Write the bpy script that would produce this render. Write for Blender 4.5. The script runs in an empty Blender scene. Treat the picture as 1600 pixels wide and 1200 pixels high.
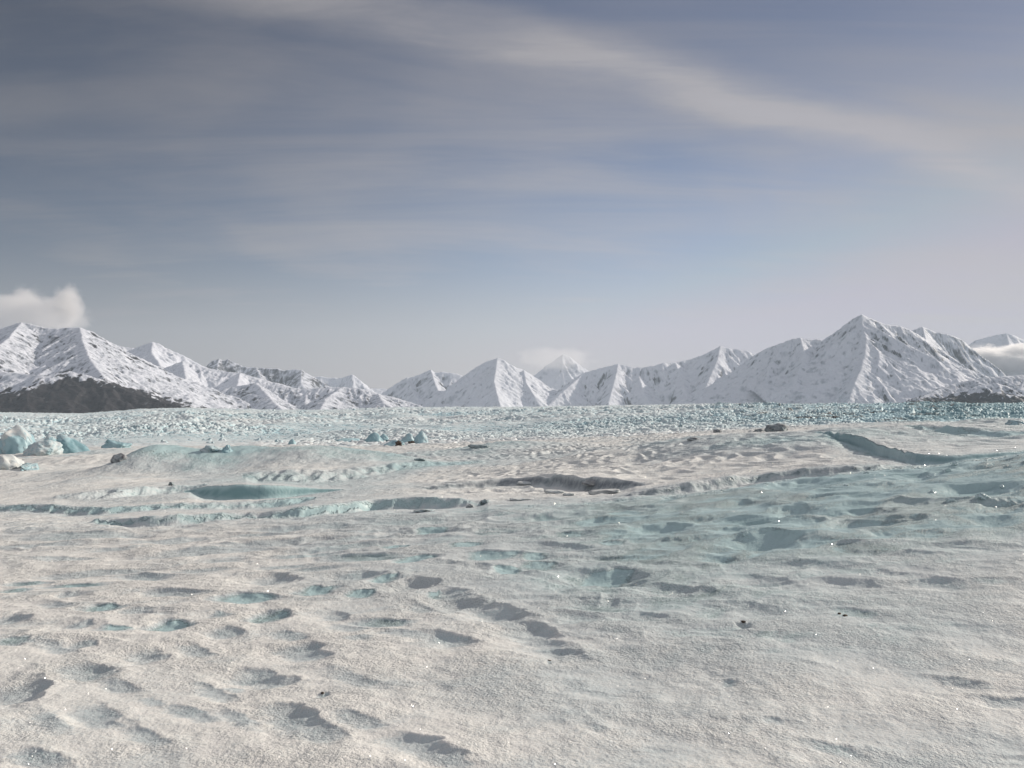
import bpy, bmesh, math, random
import numpy as np
import time
T0 = time.time()
random.seed(7)
sc = bpy.context.scene
col = sc.collection
F = 1386.0          # focal length in pixels of the 1600 px wide photograph
YH = 627.0          # row of the true horizon
SUN_AZ, SUN_EL = 58.0, 23.0

# ------------------------------------------------------------------ noise
def _hi(ix, iy, s):
    n = ix.astype(np.int32).astype(np.uint32) * np.uint32(374761393) + iy.astype(np.int32).astype(np.uint32) * np.uint32(668265263) + np.uint32((s * 40503 * 2654435) & 0xFFFFFFFF)
    n = (n ^ (n >> np.uint32(13))) * np.uint32(1274126177)
    n = (n ^ (n >> np.uint32(16))) * np.uint32(2246822519)
    return n ^ (n >> np.uint32(15))

def _h(ix, iy, s):
    return (_hi(ix, iy, s) & np.uint32(0xFFFFFF)) / np.float32(0x1000000)
_G = np.arange(1024) * (6.2831853 / 1024)
_GC = np.cos(_G).astype(np.float32); _GS = np.sin(_G).astype(np.float32)

def noise(x, y, s=0):
    """gradient noise, about -1..1"""
    x = np.asarray(x); y = np.asarray(y)
    if x.shape != y.shape: x, y = np.broadcast_arrays(x, y)
    ix = np.floor(x); iy = np.floor(y)
    fx = (x - ix).astype(np.float32); fy = (y - iy).astype(np.float32)
    ix = ix.astype(np.int32); iy = iy.astype(np.int32)
    ux = fx * fx * fx * (fx * (fx * 6 - 15) + 10); uy = fy * fy * fy * (fy * (fy * 6 - 15) + 10)
    def g(a, b):
        k = (_hi(ix + a, iy + b, s) & np.uint32(1023)).astype(np.intp)
        return _GC[k] * (fx - np.float32(a)) + _GS[k] * (fy - np.float32(b))
    a = g(0, 0); b = g(1, 0); c = g(0, 1); d = g(1, 1)
    return ((a * (1 - ux) + b * ux) * (1 - uy) + (c * (1 - ux) + d * ux) * uy) * np.float32(1.5)

def fbm(x, y, o=4, s=0, gain=.5):
    r = 0; a = 1.0; t = 0
    for k in range(o):
        r = r + noise(x * 2.03 ** k + 13.7 * k, y * 2.03 ** k - 7.1 * k, s + k) * a
        t += a; a *= gain
    return r / t * 1.3

def ridged(x, y, o=4, s=0, gain=.5):
    r = 0; a = 1.0; t = 0
    for k in range(o):
        n = 1 - np.abs(noise(x * 2.07 ** k + 5.3 * k, y * 2.07 ** k + 3.9 * k, s + k)) * 1.6
        r = r + n * a; t += a; a *= gain
    return r / t

def worley(x, y, s=0):
    ix = np.floor(x); iy = np.floor(y)
    F1 = np.full(x.shape, 9.0); F2 = F1.copy(); R = np.zeros(x.shape); DX = np.zeros(x.shape); DY = np.zeros(x.shape)
    for a in (-1, 0, 1):
        for b in (-1, 0, 1):
            cx = ix + a; cy = iy + b
            dx = x - (cx + .1 + .8 * _h(cx, cy, s + 1)); dy = y - (cy + .1 + .8 * _h(cx, cy, s + 2))
            d = np.hypot(dx, dy); near = d < F1
            F2 = np.where(near, F1, np.minimum(F2, d))
            R = np.where(near, _h(cx, cy, s + 3), R); DX = np.where(near, dx, DX); DY = np.where(near, dy, DY)
            F1 = np.where(near, d, F1)
    return F1, F2, R, DX, DY

def sm(x):
    x = np.clip(x, 0, 1); return x * x * (3 - 2 * x)

# ------------------------------------------------------------------ ground
def kn(px, pts):
    a = np.array(pts, float); return np.interp(px, a[:, 0], a[:, 1])
EP = [(-400, 838), (0, 828), (400, 812), (800, 795), (1000, 780), (1160, 766), (1280, 750), (1400, 735), (1600, 712), (2000, 690)]
MP = [(-400, 708), (0, 706), (150, 702), (300, 702), (500, 703), (650, 699), (850, 692), (1000, 684), (1150, 676), (1300, 667), (1450, 661), (1600, 660), (2000, 660)]
FP = [(-400, 646), (0, 645), (130, 647), (220, 640), (290, 638), (420, 641), (520, 641), (620, 637), (800, 637), (1040, 634), (1100, 633), (1600, 633), (2000, 633)]
Y0, Y1, Y2 = 14.0, 110.0, 3800.0

def exps(px):
    e = kn(px, EP) - YH; m = kn(px, MP) - YH; f = kn(px, FP) - YH
    return e, m, f, np.log(e / m) / math.log(Y1 / Y0), np.log(m / f) / math.log(Y2 / Y1)

def base_z(px, Y):
    e, m, f, k1, k2 = exps(px)
    near_w = sm((Y - 3) / 11.0)
    zn = -(e / F * Y0) * near_w - 1.65 * (1 - near_w)
    q = np.where(Y < Y1, e * (np.maximum(Y, Y0) / Y0) ** -k1, m * (np.clip(Y, Y1, Y2) / Y1) ** -k2)
    return np.where(Y < Y0, zn, -q / F * Y)

def Yof(px, py):
    """distance at which the undisturbed ground meets a picture row"""
    px = np.asarray(px, float); py = np.asarray(py, float)
    e, m, f, k1, k2 = exps(px)
    q = np.maximum(py - YH, .5)
    a = Y0 * (e / q) ** (1 / k1); b = Y1 * (m / q) ** (1 / k2)
    r = np.where(q > m, a, b)
    out = np.where(q > e, np.nan, r)
    if np.any(np.isnan(out)):
        lo = np.full(q.shape, 1.2); hi = np.full(q.shape, Y0)
        for _ in range(40):
            mid = (lo + hi) / 2; up = -base_z(px, mid) / mid * F > q
            lo = np.where(up, mid, lo); hi = np.where(up, hi, mid)
        out = np.where(np.isnan(out), hi, out)
    return out

# foreground hollows: px, py, half width, half height (photo pixels), tilt (degrees, down to the right), ice 0..1, depth
HOL = [
 (25,1078,48,26,50,.1,1.5),(18,966,30,10,14,.1,1),(22,1000,34,9,8,.5,1),(120,911,60,5,0,.8,1),(108,927,22,5,-5,.1,1),(88,944,44,6,10,.1,1),
 (160,947,38,8,4,.8,1.1),(215,953,34,8,6,.1,1.1),(268,972,33,12,5,.9,1.3),(185,981,34,5,2,.9,1),(128,976,18,8,12,.2,1),(130,1003,20,7,15,.2,1),
 (140,1045,54,15,14,.2,1.2),(228,1018,30,12,22,.1,1),(150,1118,60,15,25,.15,.8),(300,1113,66,8,12,.2,.9),(60,1186,60,12,10,.2,1),
 (355,983,26,9,18,.2,1),(270,924,62,7,4,.15,1),(385,931,46,10,3,.95,1.1),(422,957,26,12,12,.7,1.3),(405,1053,56,14,14,.2,1.2),(345,957,18,4,5,.3,.7),
 (425,899,34,10,14,.1,1.1),(410,934,20,6,5,.1,1),(497,917,32,9,0,1,.9),(566,922,28,8,0,1,.9),(560,896,52,8,4,.3,1.1),(600,901,26,9,2,.9,1),(645,908,30,11,12,.1,1.2),
 (570,866,82,7,2,.5,1),(490,884,48,5,2,.2,.9),(500,848,60,3,-3,.1,.8),(400,832,60,3,0,.1,.8),(618,828,28,5,-4,.1,.9),(672,826,32,6,0,1,.8),(710,827,30,4,3,.1,.8),
 (620,850,24,6,0,1,.8),(670,846,44,4,3,.1,.8),(728,850,34,5,0,.9,.8),(645,870,34,9,2,.95,1),(690,878,34,5,8,.1,.9),(745,886,24,6,0,.1,.9),(770,867,52,8,2,.95,1),
 (793,889,28,9,0,.95,.9),(680,922,16,6,0,.9,.8),(722,935,34,9,22,.1,1.3),(775,950,44,12,18,.2,1.4),(522,957,26,8,32,.1,1),(600,966,58,7,3,.5,1),(655,943,30,6,38,.1,.8),
 (692,993,48,10,14,.3,1.3),(565,992,34,6,-4,.1,.6),(475,1012,44,14,30,.2,1),(506,1083,9,4,0,.3,1.5),(822,978,42,15,28,.15,1.2),(862,1012,42,11,26,.2,1.3),(858,1032,7,3,0,.2,1.6),
 (1160,974,10,4,0,.2,1.6),(1137,1066,16,5,0,.3,1.1),(460,1125,60,18,28,.15,1.2),(500,1145,40,14,25,.15,1),(660,1175,70,18,20,.1,1.2),(700,1195,40,14,30,.1,1),
 (940,897,62,16,4,.95,1.2),(1045,915,64,8,11,.15,1.2),(1140,942,50,9,14,.2,.7),(840,880,34,8,4,.8,.9),(870,853,46,7,8,.1,1),(832,867,34,7,0,.95,.9),(860,817,38,3,-4,.1,.9),
 (1035,823,42,10,4,.95,1),(1065,843,42,6,-3,.15,1.1),(1000,841,28,5,-4,.7,.8),(1190,842,50,13,6,.95,1.2),(1140,826,26,6,-4,.3,1),(1100,809,36,5,-3,.15,1),(955,845,34,6,0,.8,.8),
 (1120,873,44,7,8,.7,.8),(910,935,36,7,8,.2,.6),(1000,957,36,9,10,.2,.7),(950,935,30,6,10,.2,.6),(1100,945,34,8,10,.3,.6),
 (1335,796,52,8,2,.4,1.1),(1250,755,60,8,-6,.7,1),(1440,782,50,6,4,.5,1.1),(1380,808,40,5,8,.2,.9),(1240,795,34,6,2,.4,.9),(1300,775,60,5,2,.3,.8),(1510,760,52,7,4,.6,1),
 (1430,740,40,5,2,.5,.8),(1560,785,26,9,4,.2,1),(1400,758,44,5,2,.3,.8),(1520,728,36,4,-8,.3,.8),(1580,768,30,4,4,.4,.8),(1340,812,60,7,10,.4,1),(1200,905,54,8,14,.2,.8),
 (1320,908,56,9,12,.15,.9),(1455,905,60,8,6,.3,1),(1550,905,40,5,4,.3,.8),(1390,893,34,6,16,.2,.7),(1530,810,38,7,5,.3,.8),(1310,820,44,5,10,.3,.8),(1420,830,50,6,12,.3,.7),
 (1500,1065,44,7,14,.1,1),(1560,1096,50,9,6,.1,1),(1585,1190,50,9,4,.1,.9),(1300,1172,50,10,14,.3,.8),(1200,990,44,10,4,.4,.6),(1330,955,46,9,8,.5,.7),(1205,1130,20,5,8,.2,.8),
 (930,1140,20,4,20,.1,.7),(1020,1175,26,5,12,.1,.7),(1515,980,56,6,4,.2,.5),(940,1085,40,6,6,.1,.5),(370,1070,20,4,14,.2,.6),(240,1095,30,5,20,.1,.5),(930,812,60,7,-4,.8,.9),
 (1160,785,50,5,-4,.5,.9),(1060,792,60,5,-5,.5,.9),(980,798,56,6,-4,.8,1),(1180,812,46,6,2,.6,.9),(1290,850,40,7,10,.4,.7),(760,830,40,4,2,.4,.8),(890,832,40,5,0,.7,.8),
 (748,943,50,9,20,.1,1.0),(800,966,50,11,24,.1,1.0),(842,998,46,11,26,.15,1.0),(706,925,40,8,18,.2,.9),(640,985,60,7,8,.15,.8),(545,975,40,7,14,.1,.7),
 (120,835,110,3,-2,.15,.8),(420,845,110,3,-3,.1,.8),(250,842,90,3,-4,.1,.8),(560,838,90,3,-4,.2,.8),(330,856,120,4,-4,.15,.9),(480,862,70,4,-2,.3,.9),(150,890,100,4,-3,.1,.8),(60,852,90,3,-2,.1,.7),(450,880,60,4,-2,.2,.8),
 (540,850,90,3,-3,.3,.8),(700,840,80,3,-3,.3,.8),(840,806,120,3,-4,.3,.8),(640,812,110,3,-4,.2,.8),(480,820,100,3,-3,.1,.8),(960,870,80,5,4,.4,.7),(1060,880,70,6,6,.4,.7),(1260,880,80,7,8,.3,.7),(1380,862,80,6,8,.2,.7),(1480,850,70,5,6,.2,.7),
 (90,1010,60,7,12,.1,.8),(190,1070,60,8,16,.1,.8),(330,1075,50,8,18,.1,.8),(80,1130,70,9,20,.1,.8),(230,1150,70,9,20,.1,.8),(560,1060,60,8,20,.1,.6),(370,1120,60,8,20,.1,.8),(560,1130,60,10,22,.1,.7),(310,1010,40,7,18,.1,.8),(450,985,36,7,18,.2,.7),
 (100,870,60,3,-3,.1,.8),(180,855,50,3,-4,.1,.8),(230,895,56,7,4,.25,1.1),(320,885,50,4,-6,.1,.9),(350,872,44,4,-4,.1,1),(280,862,50,3,-4,.1,.8),(30,920,30,5,0,.6,.8),(50,905,40,4,0,.6,.7),
]
HOLW = []
for hx, hy, hw, hh, tilt, ice, dep in HOL:
    Y = float(Yof(hx, hy)); zc = -float(base_z(np.array(float(hx)), np.array(Y)))
    a = hw / F * Y * 1.25
    bg = 2 * hh / F * Y * Y / zc / 2                # half extent if it were painted flat
    b = min(bg * .62, a * 1.3) + .02
    b = max(b, a * .22)
    th = -min(max(math.atan(math.tan(math.radians(tilt)) * Y / zc * .8), -.35), 1.05) - .08
    a = a * min(1 / math.cos(th), 1.7)
    depth = min(.118 * dep * 2 * b, hh * 2.4 / F * Y)
    HOLW.append(((hx - 800) / F * Y, Y, a, b, th, depth, ice))

# scarps: (base points (px, py, height px), ramp in row fraction, decay back, decay front, raise share, ice, darkening (grime and painted shade), roughness)
SC = [
 ([(640,768,0),(660,768,1.5),(700,765,6),(750,760,11),(800,757,12),(840,757,13),(880,758,17),(900,760,20),(930,761,22),(955,761,20),(975,760,14),(990,760,6),(1000,763,2),(1010,763,0)], .5, 16, 2.8, .7, .45, .85, .7),
 ([(970,776,0),(985,774,3),(1020,771,7),(1050,768,11),(1100,764,14),(1150,757,15),(1172,753,13),(1200,750,11),(1250,745,11),(1300,740,10),(1350,735,6),(1400,728,2),(1420,726,0)], .35, 7, 2, .7, .6, .65, 1.6),
 ([(1272,709,0),(1292,710,3),(1312,712,11),(1334,714,15),(1380,716,15),(1420,721,14),(1440,722,13),(1470,721,10),(1500,718,8),(1560,712,5),(1600,708,2),(1640,705,0)], .35, 18, 4, .5, 1.6, .15, .5),
 ([(1410,698,0),(1430,698,4),(1470,699,8),(1500,699,10),(1560,698,8),(1600,696,4),(1700,696,3)], 1.2, 18, 5, .6, .7, .1, 1.3),
 ([(288,776,0),(304,776,6),(318,776,16),(350,776,21),(400,775,22),(440,773,17),(480,770,9),(520,768,3),(540,767,0)], .3, 20, 2.4, .5, 1.6, .05, .3),
 ([(130,816,0),(150,816,3),(200,817,11),(275,815,14),(330,809,9),(400,805,9),(450,804,13),(500,800,14),(550,795,13),(600,789,14),(650,788,16),(700,788,13),(750,787,8),(768,786,0)], .35, 7, 2.5, .6, .9, .5, 1.9),
 ([(-200,796,4),(0,796,8),(100,798,10),(180,800,8),(250,796,8),(300,794,9),(400,789,11),(450,786,9),(480,783,4),(500,782,0)], .8, 8, 2.5, .5, .85, .25, 1.3),
 ([(380,752,0),(400,752,11),(450,751,13),(500,750,12),(560,745,10),(620,738,7),(700,730,3),(740,728,0)], 3.0, 12, 5, .6, .42, .42, 1.3),
 ([(80,787,0),(110,786,5),(170,783,9),(230,776,13),(300,772,8),(330,770,0)], 1.2, 8, 3, .6, .3, .35, 2.2),
]
SCW = []
for pts, wd, back, front, share, ice, dirt_shade, rough in SC:
    A = np.array(pts, float)
    gx = np.arange(A[0, 0] - 120, A[-1, 0] + 120, 2.); gh = np.interp(gx, A[:, 0], A[:, 2], left=A[0, 2] * 0, right=A[-1, 2] * 0)
    ker = np.exp(-(np.arange(-60, 61, 2.) / 26) ** 2 / 2); ker /= ker.sum(); gs = np.convolve(gh, ker, 'same')
    k2 = np.exp(-(np.arange(-14, 15, 2.) / 4) ** 2 / 2); k2 /= k2.sum(); gh = np.convolve(gh, k2, 'same')
    gy = Yof(np.clip(gx, A[0, 0], A[-1, 0]), np.interp(gx, A[:, 0], A[:, 1])); kk = ker[::1]
    gy = np.convolve(np.pad(gy, 30, mode='edge'), ker, 'valid')
    SCW.append((gx, gy, gh, gs, wd, back, front, share, ice, dirt_shade, rough))
# mounds: px, base py, half width px, height px, half depth (m), ice
MO = [(235,742,46,24,3.4,.2),(320,742,105,26,5,.75),(490,740,70,25,6,.3),(580,736,80,18,6,.6),(400,738,60,14,5,.3),(780,716,120,15,9,.5),(1550,680,60,17,5,.3),(1432,676,40,9,4,.2),(1310,684,80,7,9,.1),(1300,718,300,27,10,.1),(1060,728,170,14,7,.1),(1520,690,140,12,9,.1),
      (60,742,60,8,5,.1),(150,765,60,7,4,.2),(1000,716,150,8,9,.1),(1150,705,130,8,10,.1),(1180,735,130,9,6,.1),(700,735,120,6,6,.35),(640,722,60,7,5,.4)]

def ground(X, Y, fine=True):
    px = 800 + F * X / Y
    z = base_z(px, Y)
    ice = np.zeros(X.shape); dirt_shade = np.zeros(X.shape)
    w_fg = 1 - sm((np.log(Y) - math.log(13)) / .35)
    w_mid = sm((np.log(Y) - math.log(12)) / .3) * (1 - sm((Y - 105) / 40))
    # broad swell and sun cups of the foreground
    wx = X + .25 * noise(X * 1.7, Y * 1.7, 90); wy = Y + .25 * noise(X * 1.7 + 9, Y * 1.7, 91)
    z = z + w_fg * .05 * fbm(X * .35, Y * .35, 3, 5)
    right = sm((px - 850) / 400) * sm((Y - 7) / 3.5)
    cup = ridged(wx * .8 + wy * .15, wy * 1.05, 2, 11)
    lens = ridged((wx + .35 * wy) * 1.25, (wy - .25 * wx) * 1.9, 2, 13)
    lw = sm(.5 + 1.4 * fbm(X * .35, Y * .3, 2, 14)) * (1 - .75 * sm((px - 900) / 500) * (1 - sm((Y - 7) / 2)))
    z = z + w_fg * .036 * lw * (lens - .5)
    ice = ice + w_fg * .55 * lw * np.clip(.52 - lens, 0, 1)
    far_l = sm((Y - 8.5) / 4)
    z = z + w_fg * (.014 + .055 * right + .035 * far_l * (1 - right)) * (cup - .5)
    broad = fbm(X * .33, Y * .33, 3, 17)
    ice = ice + w_fg * (right * (.26 + .4 * np.clip(broad + .1, 0, 1) + .55 * np.clip(.55 - cup, 0, 1)) + .20 * np.clip(broad, 0, 1) + .17)
    ice = ice + w_fg * sm((px - 650) / 300) * (1 - sm((px - 1500) / 300)) * .15
    mo = fbm(X * 1.1 + 4, Y * 1.6, 4, 18, .6); mo2 = fbm(X * .28, Y * .45 + 8, 2, 19)
    ice = ice + w_fg * (.42 * np.clip(mo - .12, 0, 1) + .4 * np.clip(mo2, 0, 1) * sm((px - 300) / 700) + .34 * sm((Y - 5.5) / 3.5) * sm((px - 300) / 450))
    # hollows
    grid = X.shape[0] > 1
    sink = np.zeros(X.shape)
    for cx, cy, a, b, th, dep, ic in HOLW:
        R = max(a, b) * 2.3
        if grid:
            r0, r1 = np.searchsorted(Y[:, 0], (cy - R, cy + R))
            if r1 <= r0: continue
            t_lo = (cx - R) / (cy - R if cx < R else cy + R); t_hi = (cx + R) / (cy - R if cx > -R else cy + R)
            tt = X[0] / Y[0]; c0, c1 = np.searchsorted(tt, (t_lo, t_hi))
            if c1 <= c0: continue
            m = (slice(r0, r1), slice(c0, c1))
        else:
            m = (np.abs(X - cx) < R) & (np.abs(Y - cy) < R)
            if not m.any(): continue
        xx = X[m] - cx; yy = Y[m] - cy
        n1 = noise(X[m] / a * .9 + cx, Y[m] / b * .7, 21); n2 = noise(X[m] / a * 1.7, Y[m] / b * 1.1 + cy, 22)
        n3 = noise(X[m] / a * 4.1, Y[m] / b * 2.9 + cy, 23)
        c, s = math.cos(th), math.sin(th)
        u = (xx * c + yy * s) / a + .26 * n1 + .07 * n3
        v = (-xx * s + yy * c) / b + .34 * n2 + .11 * n3 + .30 * u * u
        prof = np.where(v > -.3, 1 - (np.clip(v + .3, 0, 1.3) / 1.3) ** 2.6, sm((v + 2.6) / 2.3) ** 1.5)
        k = (1 - sm((np.abs(u) - .05) / 1.2)) * prof
        lip = np.exp(-((v - 1.1) / .4) ** 2) * (1 - sm((np.abs(u) - .2) / 1.1))
        sink[m] = np.maximum(sink[m], dep * k); z[m] = z[m] + dep * .12 * lip
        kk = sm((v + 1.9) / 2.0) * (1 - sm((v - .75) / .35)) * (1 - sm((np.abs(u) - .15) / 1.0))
        ice[m] = np.maximum(ice[m], kk * (ic * .85 + .50))  # grey tint paints in hollow shade along with the thin ice
    z = z - sink
    # terrain steps
    for ax, ay, ah, asm, wd, back, front, share, ic, di, ro in SCW:
        ylo, yhi = ay.min() * .6, ay.max() * 2.6
        if Y.max() < ylo or Y.min() > yhi: continue
        inr = (px > ax[0]) & (px < ax[-1]) & (Y > ylo) & (Y < yhi)
        if not inr.any():
            continue
        p = px[inr]; yv = Y[inr]; xv = X[inr]
        yc = np.interp(p, ax, ay) * (1 + .006 * ro * fbm(xv * 1.3, yv * .2, 3, 33) + .006 * fbm(xv * .35, yv * 0, 2, 34))
        k_ = 1.1 / F * yc * (1 + .12 * ro * fbm(xv * 1.1, yv * .15, 3, 35))
        H = np.maximum(np.interp(p, ax, ah) * k_, 0); Hs = np.maximum(np.interp(p, ax, asm) * k_, 0) * share
        d = yv - yc
        s1 = sm(d / wd) if ro < 1 else sm(d / wd + .25 * ro * noise(xv * 2.2, yv * 1.2, 36) * (np.abs(d) < wd * 2))
        up = s1 * np.exp(-np.maximum(d - wd, 0) / back)
        dn = (1 - s1) * np.exp(-np.maximum(-d, 0) / front)
        z[inr] += Hs * up - np.maximum(H - Hs, 0) * dn
        face = np.clip(1 - np.abs(d / wd - .5) / .75, 0, 1) * sm(H / .035)
        z[inr] += face * .05 * ro * (ridged(xv * 2.4, yv * 1.1, 3, 37) - .5)
        floor = (1 - s1) * np.exp(-np.maximum(-d, 0) / (front * .4)) * sm(H / .15)
        ice[inr] = np.maximum(ice[inr], np.maximum(face * ic, floor * ic * .45) * (1 + .3 * fbm(xv * .9, yv * .5, 3, 39)))
        dirt_shade[inr] = np.maximum(dirt_shade[inr], face * di)  # darkens wall faces: their shade put into the colour along with grime
    for mx, my, hw, hp, hd, ic in MO:
        yc = float(Yof(mx, my)) + hd
        xc = (mx - 800) / F * yc
        g = np.exp(-((X - xc) / (hw / F * yc)) ** 2 - ((Y - yc) / hd) ** 2)
        z = z + g * hp / F * yc
        ice = ice + 1.1 * ic * g * (1 + .3 * noise(X * .7, Y * .7, 41))
    z = z + sm((np.log(np.maximum(Y, 1)) - math.log(17)) / .35) * (1 - sm((Y - 95) / 40)) * .26 * np.clip(Y / 45, .4, 1.4) * fbm(X * .075 + .05 * Y * .4, Y * .095, 3, 48)
    # wind ripples and cups of the middle ground
    lp = sm((px - 560) / 200)
    rip = ridged((X + .3 * noise(X, Y * .6, 50)) * 1.6, Y * .75 + X * .25, 1, 51)
    rip2 = fbm(X * 1.9, Y * .9, 3, 53)
    amp = np.clip(Y / 40, .35, 1.7)
    patch = sm(.5 + 1.2 * fbm(X * .09, Y * .05, 2, 57))
    z = z + w_mid * amp * (.080 * lp * (.35 + .9 * patch) * 1.25 * (rip - .5) + .03 * rip2)
    smoothl = (1 - lp)
    z = z + w_mid * smoothl * .06 * amp * fbm(X * .6, Y * .3, 3, 58)
    b2 = fbm(X * .12 + 3, Y * .05, 3, 59)
    ice = ice + w_mid * (.24 + .7 * np.clip(b2 - .02, 0, 1) + .22 * sm((px - 1250) / 200) + .15 * np.clip(.5 - rip, 0, 1))
    st = fbm(X * .2 + 50, Y * .11, 3, 60)
    dirt_shade = dirt_shade + w_mid * np.clip(st - .28, 0, 1) * .5
    # ground between middle ground and mountains: crevassed ice
    w_ice = sm((Y - 100) / 55)
    if (w_ice > 0).any():
        m = w_ice > 0
        x = X[m]; y = Y[m]; p = px[m]; wi = w_ice[m]
        rr = sm((p - 650) / 500)
        big = fbm(x * .012, y * .006, 3, 70) + .9 * (ridged((x * .9 + y * .35) * .02, (y - .3 * x) * .006, 3, 74) - .55)
        zz = big * np.clip(y * .007, 0, 4.2)
        # the crest line is broken up a little
        ic = .40 + .28 * fbm(x * .01, y * .006, 3, 71)
        sh = np.zeros(x.shape); wsum = np.zeros(x.shape)
        for cell, y_lo, y_hi, ampm, sd in ((2.0, 0, 260, .60, 72), (4.8, 170, 900, 1.35, 75), (10.5, 600, 9000, 3.3, 78)):
            w = sm((np.log(y) - math.log(max(y_lo, 1))) / .6) if y_lo else np.ones(x.shape)
            w = w * (1 - sm((np.log(y) - math.log(y_hi)) / .6))
            q = w > 0
            if not q.any():
                continue
            xw = x[q] + cell * .45 * noise(x[q] / cell * .6, y[q] / cell * .6, sd + 20); yw = y[q] + cell * .45 * noise(x[q] / cell * .6 + 7, y[q] / cell * .6, sd + 21)
            F1, F2, R, DX, DY = worley((xw * .9 + yw * .42) / cell, (yw * .9 - xw * .42) / cell * .42, sd)
            G1, G2, R2, EX, EY = worley((xw * .9 - yw * .3) / cell * 2.3, (yw + .3 * xw) / cell * 1.2, sd + 40)
            tilt = (DX * (R - .3) * 1.2 + DY * .9 * (R2 - .2))
            crev = sm((F2 - F1) / .42)
            hgt = (.45 + .55 * R + tilt * .5) * crev + .22 * (R2 - .4) * crev + .30 * sm((G2 - G1) / .35)
            sh[q] += w[q] * hgt * ampm
            ice_add = (1 - crev) * .75 + .35 * (1 - sm((G2 - G1) / .25)) + .3 * (R2 > .72)
            ic[q] += w[q] * ice_add * .5
        calm = .12 + 1.0 * sm(.5 + 1.9 * fbm(x * .008 + 3, y * .004, 2, 88))
        amp = (.75 + .55 * rr) * (calm * (1 - rr) + rr)
        zz = zz + sh * amp - .25 * np.clip(y * .01, 0, 3)
        z[m] += zz * wi
        far_r = sm((p - 1000) / 350)
        ic = ic + .50 * far_r + .85 * sm((p - 1330) / 150)
        fl = fbm(x * .09, y * .05, 3, 89, .6)
        di = np.clip(fl + .12, 0, 1) * sm((p - 1050) / 120) * (1 - sm((p - 1480) / 90)) * 1.3 + .10 * np.clip(fl, 0, 1) + .22 * sm((p - 1380) / 150)
        ice[m] = ice[m] * (1 - wi) + ic * wi
        dirt_shade[m] = dirt_shade[m] * (1 - wi) + di * wi
    if fine:
        z = z + .0019 * np.clip(Y / 6, .7, 6) * fbm(X * 38, Y * 30, 2, 95) * (Y < 45) + w_fg * (.0055 * fbm(X * 4, Y * 5, 3, 97) + .010 * fbm(X * 1.2, Y * 2.2, 2, 98))
    return z, ice, dirt_shade

def tag(o, label=None, cat=None, group=None, kind=None):
    if label: o['label'] = label
    if cat: o['category'] = cat
    if group: o['group'] = group
    if kind: o['kind'] = kind
    return o

def mesh_obj(name, verts, faces, mat, attrs=None, smooth=True, parent=None):
    me = bpy.data.meshes.new(name)
    faces = np.asarray(faces); k = faces.shape[1]
    me.vertices.add(len(verts)); me.vertices.foreach_set('co', np.asarray(verts, np.float32).ravel())
    me.loops.add(faces.size); me.loops.foreach_set('vertex_index', faces.astype(np.int32).ravel())
    me.polygons.add(len(faces)); me.polygons.foreach_set('loop_start', np.arange(0, faces.size, k, dtype=np.int32))
    me.polygons.foreach_set('use_smooth', np.full(len(faces), smooth))
    me.update(calc_edges=True)
    for n, v in (attrs or {}).items():
        me.attributes.new(n, 'FLOAT', 'POINT').data.foreach_set('value', np.asarray(v, np.float32).ravel())
    me.materials.append(mat)
    o = bpy.data.objects.new(name, me); col.objects.link(o); o.parent = parent
    return o

def grid_faces(nr, nc, flip=False):
    i = np.arange(nr * nc).reshape(nr, nc)
    a = i[:-1, :-1].ravel(); b = i[:-1, 1:].ravel(); c = i[1:, 1:].ravel(); d = i[1:, :-1].ravel()
    return np.stack([a, b, c, d] if not flip else [a, d, c, b], 1)

# ------------------------------------------------------------------ materials
class NT:
    def __init__(s, tree): s.t = tree; s.n = tree.nodes; s.l = tree.links
    def new(s, ty, **kw):
        n = s.n.new(ty)
        for k, v in kw.items(): setattr(n, k, v)
        return n
    def put(s, sock, v):
        if isinstance(v, bpy.types.NodeSocket): s.l.new(v, sock)
        elif v is not None: sock.default_value = v
    def math(s, op, a, b=None, c=None, clamp=False):
        n = s.new('ShaderNodeMath', operation=op, use_clamp=clamp)
        s.put(n.inputs[0], a); s.put(n.inputs[1], b)
        if c is not None: s.put(n.inputs[2], c)
        return n.outputs[0]
    def mix(s, f, a, b):
        n = s.new('ShaderNodeMix', data_type='RGBA')
        s.put(n.inputs[0], f); s.put(n.inputs[6], a); s.put(n.inputs[7], b)
        return n.outputs[2]
    def noise(s, vec, scale, detail=3, rough=.55, out=0, dist=0):
        n = s.new('ShaderNodeTexNoise'); s.put(n.inputs['Vector'], vec)
        n.inputs['Scale'].default_value = scale; n.inputs['Detail'].default_value = detail; n.inputs['Roughness'].default_value = rough
        n.inputs['Distortion'].default_value = dist
        return n.outputs[out]
    def rng(s, v, a, b, c=0., d=1., smooth=True):
        n = s.new('ShaderNodeMapRange', interpolation_type='SMOOTHSTEP' if smooth else 'LINEAR')
        s.put(n.inputs[0], v)
        for i, x in enumerate((a, b, c, d)): s.put(n.inputs[i + 1], x)
        return n.outputs[0]
    def attr(s, name):
        n = s.new('ShaderNodeAttribute'); n.attribute_name = name; return n.outputs['Fac']

def new_mat(name):
    m = bpy.data.materials.new(name); m.use_nodes = True
    t = NT(m.node_tree); return m, t, m.node_tree.nodes['Principled BSDF']

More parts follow.
